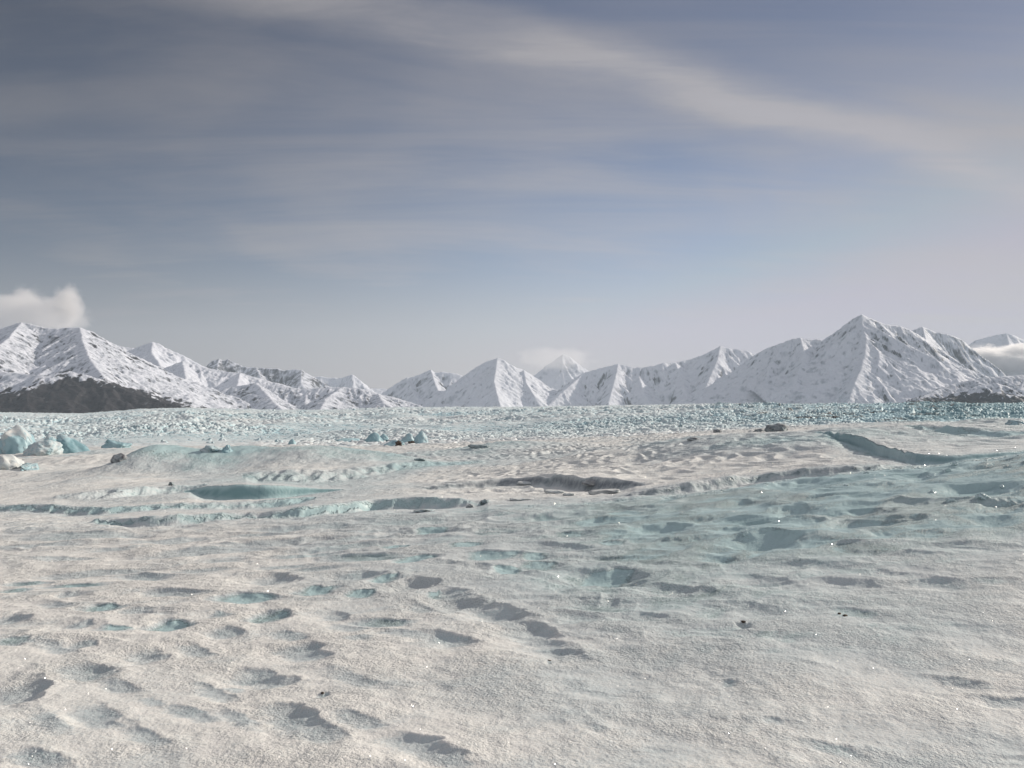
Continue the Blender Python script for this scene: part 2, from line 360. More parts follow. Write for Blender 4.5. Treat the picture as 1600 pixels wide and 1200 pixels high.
SNOW = (.79, .775, .725, 1)
def snow_mat(name, grain=60., bump=.35, bdist=.01, ice_col=(.43, .57, .575, 1), ice_rough=.38, rock=(.13, .115, .105, 1), grainw=1.0, grey=(.53, .575, .58, 1), snow=SNOW):
    m, t, b = new_mat(name)
    co = t.new('ShaderNodeTexCoord').outputs['Object']
    n1 = t.noise(co, grain, 3, .65)
    n2 = t.noise(co, grain * .13, 3, .6)
    ice = t.math('ADD', t.attr('ice'), t.math('MULTIPLY', t.math('SUBTRACT', n1, .5), grainw))
    ice = t.math('ADD', ice, t.math('MULTIPLY', t.math('SUBTRACT', n2, .5), .35))
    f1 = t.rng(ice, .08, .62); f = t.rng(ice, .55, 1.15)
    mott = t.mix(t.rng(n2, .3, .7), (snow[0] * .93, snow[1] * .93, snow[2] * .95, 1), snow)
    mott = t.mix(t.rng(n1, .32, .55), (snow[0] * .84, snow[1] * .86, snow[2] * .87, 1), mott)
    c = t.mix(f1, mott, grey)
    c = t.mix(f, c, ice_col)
    c = t.mix(t.rng(t.attr('ice'), 1.15, 2.0), c, tuple(q * k for q, k in zip(ice_col[:3], (.50, .60, .62))) + (1,))  # deeper ice tone; on the walls it paints in their shade
    dsum = t.math('ADD', t.attr('dirt_shade'), t.math('MULTIPLY', t.math('SUBTRACT', n1, .5), .8))
    d = t.rng(dsum, .25, 1.15)
    c = t.mix(d, c, rock)
    t.put(b.inputs['Base Color'], c)
    t.put(b.inputs['Roughness'], t.rng(f, .35, 1., .72, ice_rough))
    b.inputs['IOR'].default_value = 1.31
    bp = t.new('ShaderNodeBump'); bp.inputs['Strength'].default_value = bump; bp.inputs['Distance'].default_value = bdist
    hsum = t.math('ADD', n1, t.math('MULTIPLY', n2, 2.5))
    hsum = t.math('MULTIPLY', hsum, t.rng(f, .6, 1., 1., .35))
    hsum = t.math('MULTIPLY', hsum, t.rng(t.noise(co, grain * .025, 3, .55), .36, .62, .30, 1.15))
    t.put(bp.inputs['Height'], hsum)
    t.l.new(bp.outputs[0], b.inputs['Normal'])
    return m

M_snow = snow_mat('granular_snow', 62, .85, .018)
M_mid = snow_mat('wind_packed_snow', 7, .8, .06, rock=(.11, .12, .145, 1))  # bluish dark tone carries the painted shade of the hollow wall
M_ice = snow_mat('crevassed_ice', .35, .7, 1.2, ice_col=(.40, .57, .62, 1), ice_rough=.62, grey=(.62, .70, .71, 1), rock=(.10, .085, .075, 1), snow=(.80, .80, .78, 1))
M_lump = snow_mat('ice_block', 3, .8, .08, ice_col=(.36, .52, .56, 1), ice_rough=.42, rock=(.10, .10, .11, 1))
M_mt = snow_mat('mountain_snow', .06, .5, 14, grey=(.40, .43, .48, 1), rock=(.018, .016, .018, 1), ice_col=(.17, .18, .21, 1), ice_rough=.8, grainw=.5, snow=(.71, .735, .785, 1))
M_rock, t_, b_ = new_mat('dark_rock'); b_.inputs['Roughness'].default_value = .85
co_ = t_.new('ShaderNodeTexCoord').outputs['Object']
t_.put(b_.inputs['Base Color'], t_.mix(t_.noise(co_, 9, 4), (.03, .028, .026, 1), (.16, .12, .09, 1)))
M_cry, t_, b_ = new_mat('clear_ice_crystal'); b_.inputs['Base Color'].default_value = (.95, .95, .95, 1); b_.inputs['Metallic'].default_value = .85; b_.inputs['Roughness'].default_value = .27

# ------------------------------------------------------------------ ground meshes
dense = np.arange(-.63, .6301, 1 / 1010.)
side = .63 + np.cumsum(.004 * 1.12 ** np.arange(42))
T = np.concatenate([-side[::-1], dense, side])
def rows_by(pts):
    out = []
    for a, b, n in pts: out.append(np.exp(np.linspace(math.log(a), math.log(b), n, endpoint=False)))
    return np.concatenate(out)
def build_ground(name, rows, mat):
    TT, YY = np.meshgrid(T, rows)
    XX = TT * YY
    z, ice, dirt_shade = ground(XX, YY)
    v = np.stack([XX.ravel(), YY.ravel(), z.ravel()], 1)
    return tag(mesh_obj(name, v, grid_faces(len(rows), len(T)), mat, {'ice': ice, 'dirt_shade': dirt_shade}), kind='structure')
rows = rows_by([(1.3, 3.8, 40), (3.8, 14.0, 620)]); rows = np.append(rows, 14.0)
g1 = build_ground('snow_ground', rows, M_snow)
rows = np.append(rows_by([(14.0, 125.0, 640)]), 125.0)
g2 = build_ground('snow_plain', rows, M_mid)
rows = np.append(rows_by([(125.0, 4100.0, 880), (4100, 13200., 30)]), 13200.)
g3 = build_ground('glacier', rows, M_ice)
tag(g1, 'granular snow with sun cups and bare ice patches in the foreground', 'snow')
tag(g2, 'rippled wind packed snow with low ice walls behind the foreground', 'snow')
tag(g3, 'pale blue crevassed glacier stretching to the foot of the mountains', 'glacier')
xs = np.array([-3000, -200, -30, 30, 200, 3000.]); ys = np.array([-3000, -300, -40, 2.2])
XX, YY = np.meshgrid(xs, ys)
bk = mesh_obj('snow_field', np.stack([XX.ravel(), YY.ravel(), np.full(XX.size, -1.85)], 1), grid_faces(4, 6), M_snow, {'ice': np.full(XX.size, .15), 'dirt_shade': np.zeros(XX.size)})
tag(bk, 'open snow behind the viewpoint', 'snow', kind='structure')

def gz(x, y):
    z, _, _ = ground(np.array([[float(x)]]), np.array([[float(y)]]), False); return float(z[0, 0])
def gz_arr(x, y):
    return ground(np.asarray(x, float).reshape(1, -1), np.asarray(y, float).reshape(1, -1), False)[0].ravel()
def hit(px, py):
    """first visible ground point on a picture ray"""
    Y = np.exp(np.linspace(math.log(3.), math.log(4000.), 2600)); X = (px - 800) / F * Y
    z = gz_arr(X, Y); ray = -(py - YH) / F * Y
    k = np.argmax(z >= ray)
    return X[k], Y[k], z[k]


# ------------------------------------------------------------------ mountains
def mountain(label, D, ridges, amp=26, gul=20, rock_bias=0., wood=None, s_def=.75, front=1500, backd=900, step=None, ice_hi=0., margin=250, seed=1, concave=.22, jag=1.0, spurs=1.0):
    """ridges: list of (points [(px, py, D offset)], cross slope)."""
    segs = []; px_all = []
    for pts, s in ridges:
        P = [((a - 800) / F * (D + dd), D + dd, (YH - b) / F * (D + dd)) for a, b, dd in pts]
        px_all += P
        L = 0
        for p, q in zip(P[:-1], P[1:]):
            segs.append((p, q, s or s_def, L)); L += math.hypot(q[0] - p[0], q[1] - p[1])
    # side ridges running down from the crest, standing a little proud of the face
    rs_ = np.random.RandomState(seed); u_ = D / 9000.
    if spurs:
        for p, q, s_, L_ in list(segs):
            if p[2] < 60 and q[2] < 60: continue
            ln = math.hypot(q[0] - p[0], q[1] - p[1]); n_ = max(1, int(round(ln / (210 * u_) * spurs + rs_.uniform(-.4, .4))))
            for i_ in range(n_):
                f_ = (i_ + rs_.uniform(.2, .8)) / n_
                x_, y_, z_ = [p[j] + (q[j] - p[j]) * f_ for j in range(3)]
                z_ -= 8 * u_; hx_ = rs_.uniform(-.75, .75); len_ = rs_.uniform(220, 560) * u_; fall = rs_.uniform(.56, .66); L0 = rs_.uniform(0, 5000)
                for b_ in range(3):
                    hx_ += rs_.uniform(-.35, .35); nn = math.hypot(hx_, 1); st_ = len_ / 2
                    x2, y2, z2 = x_ + hx_ / nn * st_, y_ - st_ / nn, z_ - fall * (s_ / .72) * st_
                    segs.append(((x_, y_, z_), (x2, y2, z2), s_ * 1.15, L0)); L0 += st_
                    x_, y_, z_ = x2, y2, z2
    x0 = min(p[0] for p in px_all) - margin; x1 = max(p[0] for p in px_all) + margin
    y0 = min(p[1] for p in px_all) - front; y1 = max(p[1] for p in px_all) + backd
    y0 = max(y0, 3650)
    st = step or D / 1010.
    nx = int((x1 - x0) / st); ny = int((y1 - y0) / (st * 1.5))
    XX, YY = np.meshgrid(np.linspace(x0, x1, nx), np.linspace(y0, y1, ny))
    wob = D / 9000.
    wx = XX + 45 * wob * fbm(XX / 420 / wob, YY / 420 / wob, 3, seed); wy = YY + 45 * wob * fbm(XX / 420 / wob + 31, YY / 420 / wob, 3, seed + 3)
    best = np.full(XX.shape, -1e9); arc = np.zeros(XX.shape); dd = np.zeros(XX.shape); crest = np.zeros(XX.shape)
    for p, q, s, L in segs:
        vx, vy = q[0] - p[0], q[1] - p[1]; l2 = vx * vx + vy * vy + 1e-6
        # near the crest the line itself is kept; further down it is warped
        t0 = np.clip(((XX - p[0]) * vx + (YY - p[1]) * vy) / l2, 0, 1)
        d0 = np.hypot(XX - p[0] - t0 * vx, YY - p[1] - t0 * vy)
        k = sm(d0 / 250)
        ax = XX * (1 - k) + wx * k; ay = YY * (1 - k) + wy * k
        t = np.clip(((ax - p[0]) * vx + (ay - p[1]) * vy) / l2, 0, 1)
        ex = ax - p[0] - t * vx; ey = ay - p[1] - t * vy
        d = np.hypot(ex, ey)
        zr = p[2] + (q[2] - p[2]) * t
        drop = s * 1.12 * d * (1 - concave * sm(d / 1500))
        z = zr - drop
        m = z > best
        ang = np.arctan2(ey, ex)
        best = np.where(m, z, best); arc = np.where(m, L + t * math.sqrt(l2) + 140 * ang, arc); dd = np.where(m, d, dd); crest = np.where(m, zr, crest)
    u = wob
    grow = sm(dd / (120 * u)) * .85 + .15 * jag
    g1_ = ridged(arc / (120 * u) + .5 * fbm(XX / 300, YY / 300, 2, seed + 8), dd / (600 * u), 3, seed + 5)
    g2_ = fbm(XX / (170 * u), YY / (170 * u), 5, seed + 9, .55)
    g3_ = ridged(XX / (420 * u), YY / (420 * u), 4, seed + 12)
    z = best + u * (gul * (g1_ - .55) * 1.7 * grow + amp * g2_ * grow + amp * .9 * (g3_ - .6) * sm(dd / (300 * u)))
    z = z + u * 11 * fbm(XX / (48 * u), YY / (60 * u), 3, seed + 30, .6) * (.5 + .5 * grow)
    gyy, gxx = np.gradient(z, (y1 - y0) / (ny - 1), (x1 - x0) / (nx - 1))
    slope = np.hypot(gxx, gyy)
    n = fbm(XX / (55 * u), YY / (80 * u), 4, seed + 20, .65)
    streak = fbm(arc / (26 * u), dd / (150 * u), 4, seed + 24, .6)
    rock = (slope - .84) * 1.15 + n * .4 + streak * .6 + rock_bias + .22 * (g3_ - .5) + .06 + .25 * sm(1 - dd / (70 * u)) * jag
    if wood:
        pyv = YH - z / YY * F; pxv = 800 + XX / YY * F
        line = np.interp(pxv, [w[0] for w in wood], [w[1] for w in wood])
        rock = np.maximum(rock, sm((pyv - line + 16 * n) / 12) * (1.5 + .6 * streak + .6 * n))
    ice = np.clip(.10 + rock_bias * .55 + .55 * n + .70 * streak + .55 * (slope - .75) + .35 * (.6 - g1_) + ice_hi, 0, 1.1)
    rock = rock - .22
    if wood: rock = np.where(sm((pyv - line + 16 * n) / 12) > .3, rock + .22, rock)
    v = np.stack([XX.ravel(), YY.ravel(), z.ravel()], 1)
    fcs = grid_faces(ny, nx)
    # drop what lies well under the glacier
    keep = (z > -170)
    kf = keep[:-1, :-1] | keep[1:, 1:] | keep[:-1, 1:] | keep[1:, :-1]
    fcs = fcs[kf.ravel()]
    used = np.unique(fcs); mp = np.full(len(v), -1); mp[used] = np.arange(len(used))
    o = mesh_obj('mountain', v[used], mp[fcs], M_mt, {'ice': ice.ravel()[used], 'dirt_shade': rock.ravel()[used]})
    return tag(o, label, 'mountain', kind='structure')

# left front mountain with the wooded foot
mountain('broad snowy mountain with rocky crest above a dark wooded foot', 6000,
    [([(-260,500,300),(-120,505,200),(0,514,200),(15,508,100),(33,503,0),(50,507,0),(70,512,0),(90,513,0),(108,511,0),(124,511,0),(134,518,0),(146,532,0),(160,545,0),(176,557,60),(198,572,100),(220,587,150),(245,600,200),(270,613,250),(295,626,300),(320,640,350),(345,655,400)], .62),
     ([(124,511,0),(128,532,-350),(140,560,-700),(170,600,-1150),(200,630,-1500)], .5),
     ([(33,503,0),(10,530,-500),(-30,560,-1000)], .5),
     ([(-200,545,-1000),(0,580,-1300),(70,588,-1400),(110,580,-1300),(150,590,-1300),(200,612,-1350),(260,629,-1400),(330,643,-1400)], .42)],
    amp=30, gul=20, rock_bias=.28, wood=[(-400,600),(0,606),(30,604),(70,592),(100,582),(140,586),(180,592),(220,604),(290,625),(340,637)], front=1100, seed=3, s_def=.6)
mountain('lower white mountain with sunlit peak behind the wooded slope', 9000,
    [([(100,545,300),(150,540,100),(165,538,0),(178,539,0),(190,541,0),(212,545,0),(225,538,0),(238,534,0),(246,536,0),(262,545,0),(285,555,0),(310,568,0),(330,578,0),(360,600,0)], .6),
     ([(238,534,0),(236,550,-350),(250,570,-800)], .55), ([(190,541,0),(200,560,-400),(215,575,-800)], .5)], amp=24, gul=22, rock_bias=-.35, seed=31)
mountain('hazy rounded snow hill below the sunlit peak', 7600,
    [([(190,612,200),(225,597,100),(250,583,250),(270,570,80),(285,564,0),(300,568,0),(320,574,0),(350,580,0),(375,582,0),(400,590,0),(440,600,0),(480,612,0),(540,636,-100)], .5),
     ([(285,564,0),(290,590,-500),(300,620,-1000)], .5), ([(375,582,0),(370,605,-500),(380,630,-900)], .5)], amp=30, gul=26, rock_bias=-.3, seed=47)
mountain('long jagged rocky ridge left of the far gap', 10500,
    [([(290,585,0),(310,578,0),(322,572,0),(332,563,0),(342,560,0),(352,564,0),(356,560,0),(365,565,0),(380,572,0),(400,574,0),(430,575,0),(445,578,0),(460,576,0),(471,577,0),(480,583,0),(490,589,0),(505,596,0),(512,602,0),(520,612,0),(530,625,0)], .85),
     ([(342,560,0),(338,580,-400),(350,600,-800)], .7), ([(400,574,0),(410,595,-500)], .7), ([(471,577,0),(470,598,-500)], .7)], amp=26, gul=24, rock_bias=.5, seed=61)
mountain('long low rocky snow ridge in front of the jagged ridge', 7000,
    [([(360,605,0),(400,598,0),(430,602,0),(470,608,0),(500,606,0),(535,605,0),(560,606,0),(590,614,0),(620,622,0),(645,630,0),(668,638,-100),(700,648,-200)], .42),
     ([(400,598,0),(420,620,-500),(440,640,-900)], .42), ([(535,605,0),(510,622,-450),(500,640,-900)], .42), ([(590,614,0),(600,630,-450)], .42)], amp=22, gul=24, rock_bias=.42, seed=71)
mountain('small distant white peaks at the left of the gap', 13000,
    [([(470,600,0),(490,588,0),(502,588,0),(515,590,0),(530,591,0),(542,588,0),(550,585,0),(556,589,0),(566,597,0),(575,605,0),(585,615,0)], .8)], amp=18, gul=18, rock_bias=-.4, seed=83, front=900)
mountain('far flat snowfield on the skyline of the gap', 13400,
    [([(480,607,0),(560,606.5,0),(600,607,0),(640,607,0),(760,608,0)], .25)], amp=6, gul=5, rock_bias=-.8, seed=89, front=2500, jag=.3, spurs=0)
mountain('small double snow peak beside the gap', 11800,
    [([(585,640,500),(600,622,350),(612,610,200),(622,598,100),(636,589,0),(648,588,0),(660,583,0),(673,577,0),(680,582,0),(690,581,0),(706,582,0),(718,585,0),(735,590,0)], .8),
     ([(636,589,0),(645,610,-450),(655,628,-900)], .7), ([(673,577,0),(680,600,-450),(690,620,-900)], .7)], amp=24, gul=24, rock_bias=-.05, seed=97)
mountain('pyramid shaped white peak in the middle of the range', 10800,
    [([(640,648,1000),(672,628,800),(700,607,550),(725,587,350),(745,573,180),(762,564,60),(777,559,0),(786,562,0),(800,572,60),(818,578,120),(830,585,180),(842,596,260),(852,608,340),(866,620,400),(880,632,500)], .7),
     ([(777,559,0),(775,575,-300),(772,595,-700),(778,622,-1200),(784,640,-1500)], .62), ([(818,578,0),(822,598,-350),(835,618,-800)], .75)], amp=17, gul=24, rock_bias=-.2, seed=103)
mountain('hazy broad peak with cloud on its summit', 17800,
    [([(800,610,0),(832,588,0),(848,578,0),(862,568,0),(872,558,0),(880,553,0),(888,556,0),(898,566,0),(912,574,0),(925,582,0),(950,600,0)], .75),
     ([(880,553,0),(878,580,-500),(885,610,-1100)], .7)], amp=22, gul=22, rock_bias=-.4, seed=109)
mountain('serrated snow ridge climbing to a pointed peak', 11000,
    [([(832,648,800),(860,630,600),(885,608,400),(905,588,150),(915,581,0),(930,577,0),(950,572,0),(966,568,0),(978,570,0),(990,574,0),(1008,573,0),(1022,571,0),(1036,567,0),(1055,566,150),(1080,561,250),(1100,553,120),(1114,547,40),(1126,540,0),(1136,543,0),(1155,546,0),(1168,548,0),(1178,552,0),(1200,565,0)], .72),
     ([(912,583,0),(880,612,-600),(850,640,-1100)], .6), ([(997,583,-100),(1003,605,-600),(1020,640,-1300)], .65), ([(1055,566,0),(1065,590,-500),(1075,625,-1100)], .7), ([(1126,540,0),(1120,565,-450),(1100,610,-1100)], .7), ([(966,568,0),(960,595,-500),(950,632,-1100)], .7)],
    amp=24, gul=34, rock_bias=-.16, seed=127)
mountain('steep snowy shoulder left of the tallest peak', 9200,
    [([(1045,650,1100),(1075,632,950),(1105,610,750),(1135,588,550),(1160,572,420),(1178,556,300),(1196,545,200),(1218,537,100),(1238,529,30),(1251,527,0),(1262,530,0),(1280,530,0),(1296,533,0),(1315,540,0),(1340,560,0)], .66),
     ([(1251,527,0),(1258,555,-450),(1240,600,-1100)], .7), ([(1282,530,0),(1292,550,-300),(1285,570,-600)], .7)], amp=22, gul=24, rock_bias=-.14, seed=139)
mountain('tallest snow peak with a long ridge running down towards the glacier', 9000,
    [([(1150,655,1100),(1200,625,850),(1240,595,620),(1275,565,380),(1298,540,230),(1308,527,160),(1316,515,110),(1326,503,60),(1338,495,20),(1347,491,0),(1358,496,0),(1372,502,0),(1388,508,0),(1406,509,0),(1420,514,0),(1432,521,60),(1450,532,120),(1468,543,180),(1482,554,240),(1494,566,300),(1504,582,350),(1516,602,400)], .85),
     ([(1347,491,0),(1348,508,-200),(1354,528,-450),(1352,552,-750),(1346,575,-1050),(1335,600,-1400),(1322,640,-1800)], .62),
     ([(1372,502,0),(1400,530,-350),(1425,560,-700),(1440,590,-1100)], .6), ([(1354,528,-450),(1385,560,-800),(1410,600,-1300)], .6), ([(1432,521,0),(1452,560,-450),(1462,595,-900)], .85)],
    amp=26, gul=30, rock_bias=-.06, seed=151)
mountain('white ridge behind the right flank of the tallest peak', 10600,
    [([(1390,535,0),(1415,520,0),(1430,514,0),(1442,510,0),(1452,514,0),(1465,519,0),(1480,521,0),(1492,525,0),(1503,530,0),(1511,537,60),(1519,552,140),(1530,580,250)], 1.1),
     ([(1442,510,0),(1448,535,-400),(1456,560,-800)], .9)], amp=22, gul=22, rock_bias=-.1, seed=163)
mountain('dark brownish snow dusted hill at the foot of the range', 7200,
    [([(1395,645,-700),(1420,634,-500),(1445,618,-250),(1470,607,-100),(1495,598,0),(1520,593,0),(1545,589,0),(1580,587,0),(1620,585,0),(1720,575,0)], .4),
     ([(1500,612,-900),(1530,602,-900),(1556,598,-900),(1580,605,-900),(1610,614,-900),(1660,618,-900)], .4)],
    amp=22, gul=22, rock_bias=.42, wood=[(1400,624),(1440,617),(1500,609),(1540,607),(1600,611),(1700,615)], seed=173, concave=.1)
mountain('distant white range half hidden by the low cloud', 18500,
    [([(1490,560,0),(1512,540,0),(1528,530,0),(1545,526,0),(1560,522,0),(1573,520,0),(1585,523,0),(1600,530,0),(1615,536,0),(1640,528,0),(1700,515,0),(1800,530,0)], .6),
     ([(1573,520,0),(1580,550,-900),(1590,580,-1800)], .55), ([(1600,548,-1800),(1640,540,-1800),(1720,540,-1800)], .6)], amp=20, gul=18, rock_bias=-.25, seed=181)


# ------------------------------------------------------------------ blocks, fins and lumps of ice
def ico(sub):
    bm = bmesh.new(); bmesh.ops.create_icosphere(bm, subdivisions=sub, radius=1)
    bm.verts.ensure_lookup_table()
    v = np.array([list(x.co) for x in bm.verts]); f = np.array([[x.index for x in q.verts] for q in bm.faces]); bm.free()
    return v, f
ICO = {k: ico(k) for k in (3, 4, 5)}
def lump(name, label, cat, px, py, wpx, hpx, shape='dome', lean=0., deep=.8, ice=.6, dirt_shade=0., rough=.12, seed=1, mat=None, sub=4, group=None, snowtop=.0, sharp=1.0, parent=None, yaw=0.):
    x0, y0, z0 = hit(px, py)
    sc_ = y0 / F
    W = wpx * sc_ / 2; H = hpx * sc_; Dp = W * deep * 2 / 1.6
    y0 = y0 + Dp * .8; x0 = (px - 800) / F * y0
    z0 = min(z0, gz(x0, y0 - Dp * .6))
    v, f = ICO[sub]; v = v.copy()
    h = np.clip((v[:, 2] + .25) / 1.25, 0, 1)
    if shape == 'fin':
        r = (1 - h ** .9) ** .62 * 1.0 + .02
        rr = np.sqrt(np.maximum(1 - v[:, 2] ** 2, 1e-4))
        ux = v[:, 0] / rr; uy = v[:, 1] / rr
        r = np.where(v[:, 2] < -.25, rr, r)
        X = ux * r + lean * h ** 1.6; Yv = uy * r; Z = np.where(v[:, 2] < -.25, (v[:, 2] + .25) * .4, h)
    elif shape == 'slab':
        e = 4.0
        n_ = (np.abs(v) ** e).sum(1) ** (1 / e)
        v2 = v / n_[:, None]
        X, Yv, Z = v2[:, 0], v2[:, 1], v2[:, 2] * .5 + .35 + lean * v2[:, 0] * .3
    else:
        X, Yv, Z = v[:, 0] + lean * h, v[:, 1], np.where(v[:, 2] > -.2, h, (v[:, 2] + .2) * .5)
    n1 = fbm(X * 1.3 + Z * 2.1 + seed, Yv * 1.3 - Z * 1.7, 3, seed); n2 = fbm(Yv * 3.1 + Z * 2.7, X * 3.3 - Z * 1.9 + seed, 3, seed + 5)
    if ice >= .4 and shape == 'dome':
        q_ = np.random.RandomState(seed + 400); Q = np.stack([X, Yv, Z], 1)
        for _ in range(16):
            nv = q_.normal(0, 1, 3); nv[2] = abs(nv[2]) * .7; nv /= np.linalg.norm(nv)
            lim = q_.uniform(.60, .85) * (Q @ nv).max(); ov = np.maximum(Q @ nv - lim, 0)
            Q = Q - (ov * .93)[:, None] * nv
        X, Yv, Z = Q[:, 0] * 1.12, Q[:, 1] * 1.12, Q[:, 2] * 1.12
    s = 1 + rough * (1.4 * n1 + .7 * n2)
    X = X * s; Yv = Yv * s; Z = Z * (1 + rough * .8 * n1 * (h > .05))
    a = math.radians(yaw); c_, s_ = math.cos(a), math.sin(a)
    P = np.stack([X * W * c_ - Yv * Dp * s_, X * W * s_ + Yv * Dp * c_, Z * H], 1)
    P[:, 2] -= H * .04
    icea = ice * 1.5 + .3 + .35 * n2 + .5 * noise(np.arctan2(Yv, X) * 2.2 + seed, h * .6, 3) * (ice > .5) - 1.3 * snowtop * sm((h - .62 + .2 * n1) * 4)
    dk = .35 * n1
    o = mesh_obj(name, P, f, mat or M_lump, {'ice': icea, 'dirt_shade': np.full(len(P), dirt_shade) + .35 * n1 * (dirt_shade > 0)}, parent=parent)
    o.location = (x0, y0, z0)
    return tag(o, label, cat, group)

lump('ice_fin', 'tall pointed ice fin beside the cluster of blue ice in the centre', 'ice', 657, 693, 28, 23, 'fin', .18, .8, .55, rough=.10, seed=2)
lump('ice_fin', 'dark blue ice cone at the left end of the central cluster', 'ice', 584, 690, 32, 15, 'fin', .1, .8, .8, seed=3)
lump('ice_fin', 'small blue ice tooth between the dark cone and the ice with debris', 'ice', 600, 688, 18, 10, 'fin', -.1, .8, .7, seed=4)
lump('ice_fin', 'thin ice fin leaning right just left of the tallest fin', 'ice', 636, 690, 24, 14, 'fin', .5, .7, .5, seed=5)
lump('ice_hummock', 'low blue ice hummock carrying dark debris in front of the fins', 'ice', 613, 696, 42, 11, 'dome', 0, .8, .7, seed=6)
lump('rock_debris', 'small black rock heap on the low blue ice hummock', 'rock', 623, 696, 10, 7, 'dome', 0, .8, 0, 1.2, .45, seed=7, mat=M_rock)
lump('rock_debris', 'flat black rock at the left foot of the tallest ice fin', 'rock', 643, 692.5, 9, 3.5, 'dome', 0, .8, 0, 1.2, .4, seed=8, mat=M_rock)
lump('ice_hummock', 'low pale ice swell left of the central ice cluster', 'ice', 540, 690, 46, 7, 'dome', 0, .8, .6, seed=9)
lump('ice_block', 'small dark blue ice block on the edge of the rounded mound', 'ice', 355, 708, 19, 13, 'fin', .1, .9, .7, seed=10, rough=.25)
lump('ice_block', 'rough pale ice block left of the small dark block', 'ice', 331, 707, 30, 10, 'dome', 0, .8, .35, rough=.35, seed=11)
lump('ice_block', 'tiny blue ice cone on the skyline of the central mound', 'ice', 457, 694, 14, 8, 'fin', 0, .8, .7, seed=12)
lump('ice_hummock', 'largest rounded blue ice hump near the left edge', 'ice', 33, 708, 70, 40, 'dome', -.25, .8, .62, rough=.09, seed=13, snowtop=.5, sub=5)
lump('ice_hummock', 'white ice shoulder running down from the largest blue hump', 'ice', 66, 712, 50, 24, 'dome', .4, 1., .3, rough=.12, seed=14, sub=5)
lump('ice_hummock', 'narrow white rimmed ice hump with a blue hollow', 'ice', 83, 703, 32, 24, 'fin', -.35, .9, .75, rough=.12, seed=15, snowtop=.5)
lump('ice_hummock', 'deep blue sloping ice hump right of the narrow hump', 'ice', 112, 708, 56, 30, 'fin', -.55, .9, .95, rough=.12, seed=16, snowtop=.6, sub=5)
lump('ice_hummock', 'pale blue ice hump trailing toward the rounded mound', 'ice', 180, 700, 42, 15, 'dome', -.1, .9, .65, rough=.25, seed=17)
lump('ice_hummock', 'white smooth ice hump at the left border below the blue hump', 'ice', 12, 734, 44, 24, 'dome', .1, .9, .1, rough=.2, seed=18)
lump('ice_hummock', 'low grooved ice hump right of the white hump at the border', 'ice', 46, 735, 34, 13, 'dome', -.1, .9, .45, rough=.4, seed=19)
lump('snow_boulder', 'dark grey snow crusted boulder on the right skyline of the plain', 'boulder', 1213, 674, 34, 13, 'dome', .1, .8, .3, .75, .22, seed=20)
lump('snow_boulder', 'small low boulder left of the dark grey boulder', 'boulder', 1185, 674, 16, 6, 'dome', .2, .8, .3, .75, .2, seed=21)
lump('snow_boulder', 'tiny brown boulder far left of the dark grey boulder', 'boulder', 1121, 676, 12, 5, 'dome', 0, .8, .2, .8, .3, seed=22)
lump('snow_boulder', 'thin dark boulder lying on the snow near the rippled slope', 'boulder', 1083, 688, 20, 4.5, 'dome', .2, .8, .2, .7, .2, seed=23)
lump('snow_boulder', 'long dark slab where the central plain meets the crevassed ice', 'boulder', 749, 700, 30, 6, 'slab', -.5, .5, .3, .5, .2, seed=24)
lump('snow_boulder', 'dark flat boulder on the blue snow below the tall ice fin', 'boulder', 656, 720, 16, 4.5, 'slab', 0, .6, .4, .6, .2, seed=25)
lump('snow_boulder', 'dark smooth boulder on the left shoulder of the rounded mound', 'boulder', 187, 721, 24, 12, 'dome', .1, .8, .2, .75, .15, seed=26)
lump('snow_boulder', 'small dark lump standing in for a hole above the left end of the teal ice wall', 'boulder', 269, 759, 12, 7, 'dome', 0, .8, .4, .75, .2, seed=27)  # dark lump put in place of a hole
lump('snow_slab', 'grey rounded snow slab inside the long dark hollow', 'slab', 928, 761, 40, 8, 'dome', .1, .8, .1, .75, .12, seed=28)  # dark tint puts the hollow's shade into the slab colour
lump('snow_slab', 'tilted snow slab at the right mouth of the dark hollow', 'slab', 944, 771, 48, 6.5, 'slab', .7, .5, .1, .55, .10, seed=29)  # greyed as well, shade of the hollow painted in
lump('snow_slab', 'long grey slab lying on flat snow below the hollow', 'slab', 866, 771, 30, 6, 'slab', -.3, .6, .1, .4, .15, seed=30)
lump('snow_slab', 'short grey slab end to end with the long slab', 'slab', 889, 774.5, 18, 4.5, 'slab', 0, .7, .1, .4, .15, seed=31)
lump('snow_slab', 'thin pale slab at the front lip of the dark hollow', 'slab', 827, 758, 36, 4.5, 'slab', -.3, .6, .1, .1, .12, seed=32)
lump('snow_slab', 'very thin grey slab alone on flat snow left of the others', 'slab', 815, 782, 36, 3.5, 'slab', 0, .6, .1, .4, .12, seed=33)
lump('ice_lump', 'dark ice lump at the right end of the lower teal wall', 'ice', 756, 788, 12, 7, 'dome', .1, .8, .39, .6, .3, seed=34)
lump('ice_lump', 'tiny dark ice lump in front of the lower teal wall', 'ice', 734, 793, 11, 5, 'dome', .1, .8, .2, .7, .3, seed=35)
lump('ice_lump', 'flat dark ice lump on the snow strip before the foreground', 'ice', 664, 800, 30, 4, 'slab', 0, .5, .3, .5, .2, seed=36)
lump('ice_lump', 'white glazed ice hump on the far right skyline', 'ice', 1588, 664, 44, 9, 'dome', 0, .9, .5, .35, .12, seed=37)
M_glaze, t_, b_ = new_mat('wet_glazed_ice'); b_.inputs['Base Color'].default_value = (.55, .68, .68, 1); b_.inputs['Roughness'].default_value = .16; b_.inputs['IOR'].default_value = 1.31; b_.inputs['Coat Weight'].default_value = .4
bp_ = t_.new('ShaderNodeBump'); bp_.inputs['Strength'].default_value = .8; bp_.inputs['Distance'].default_value = .02
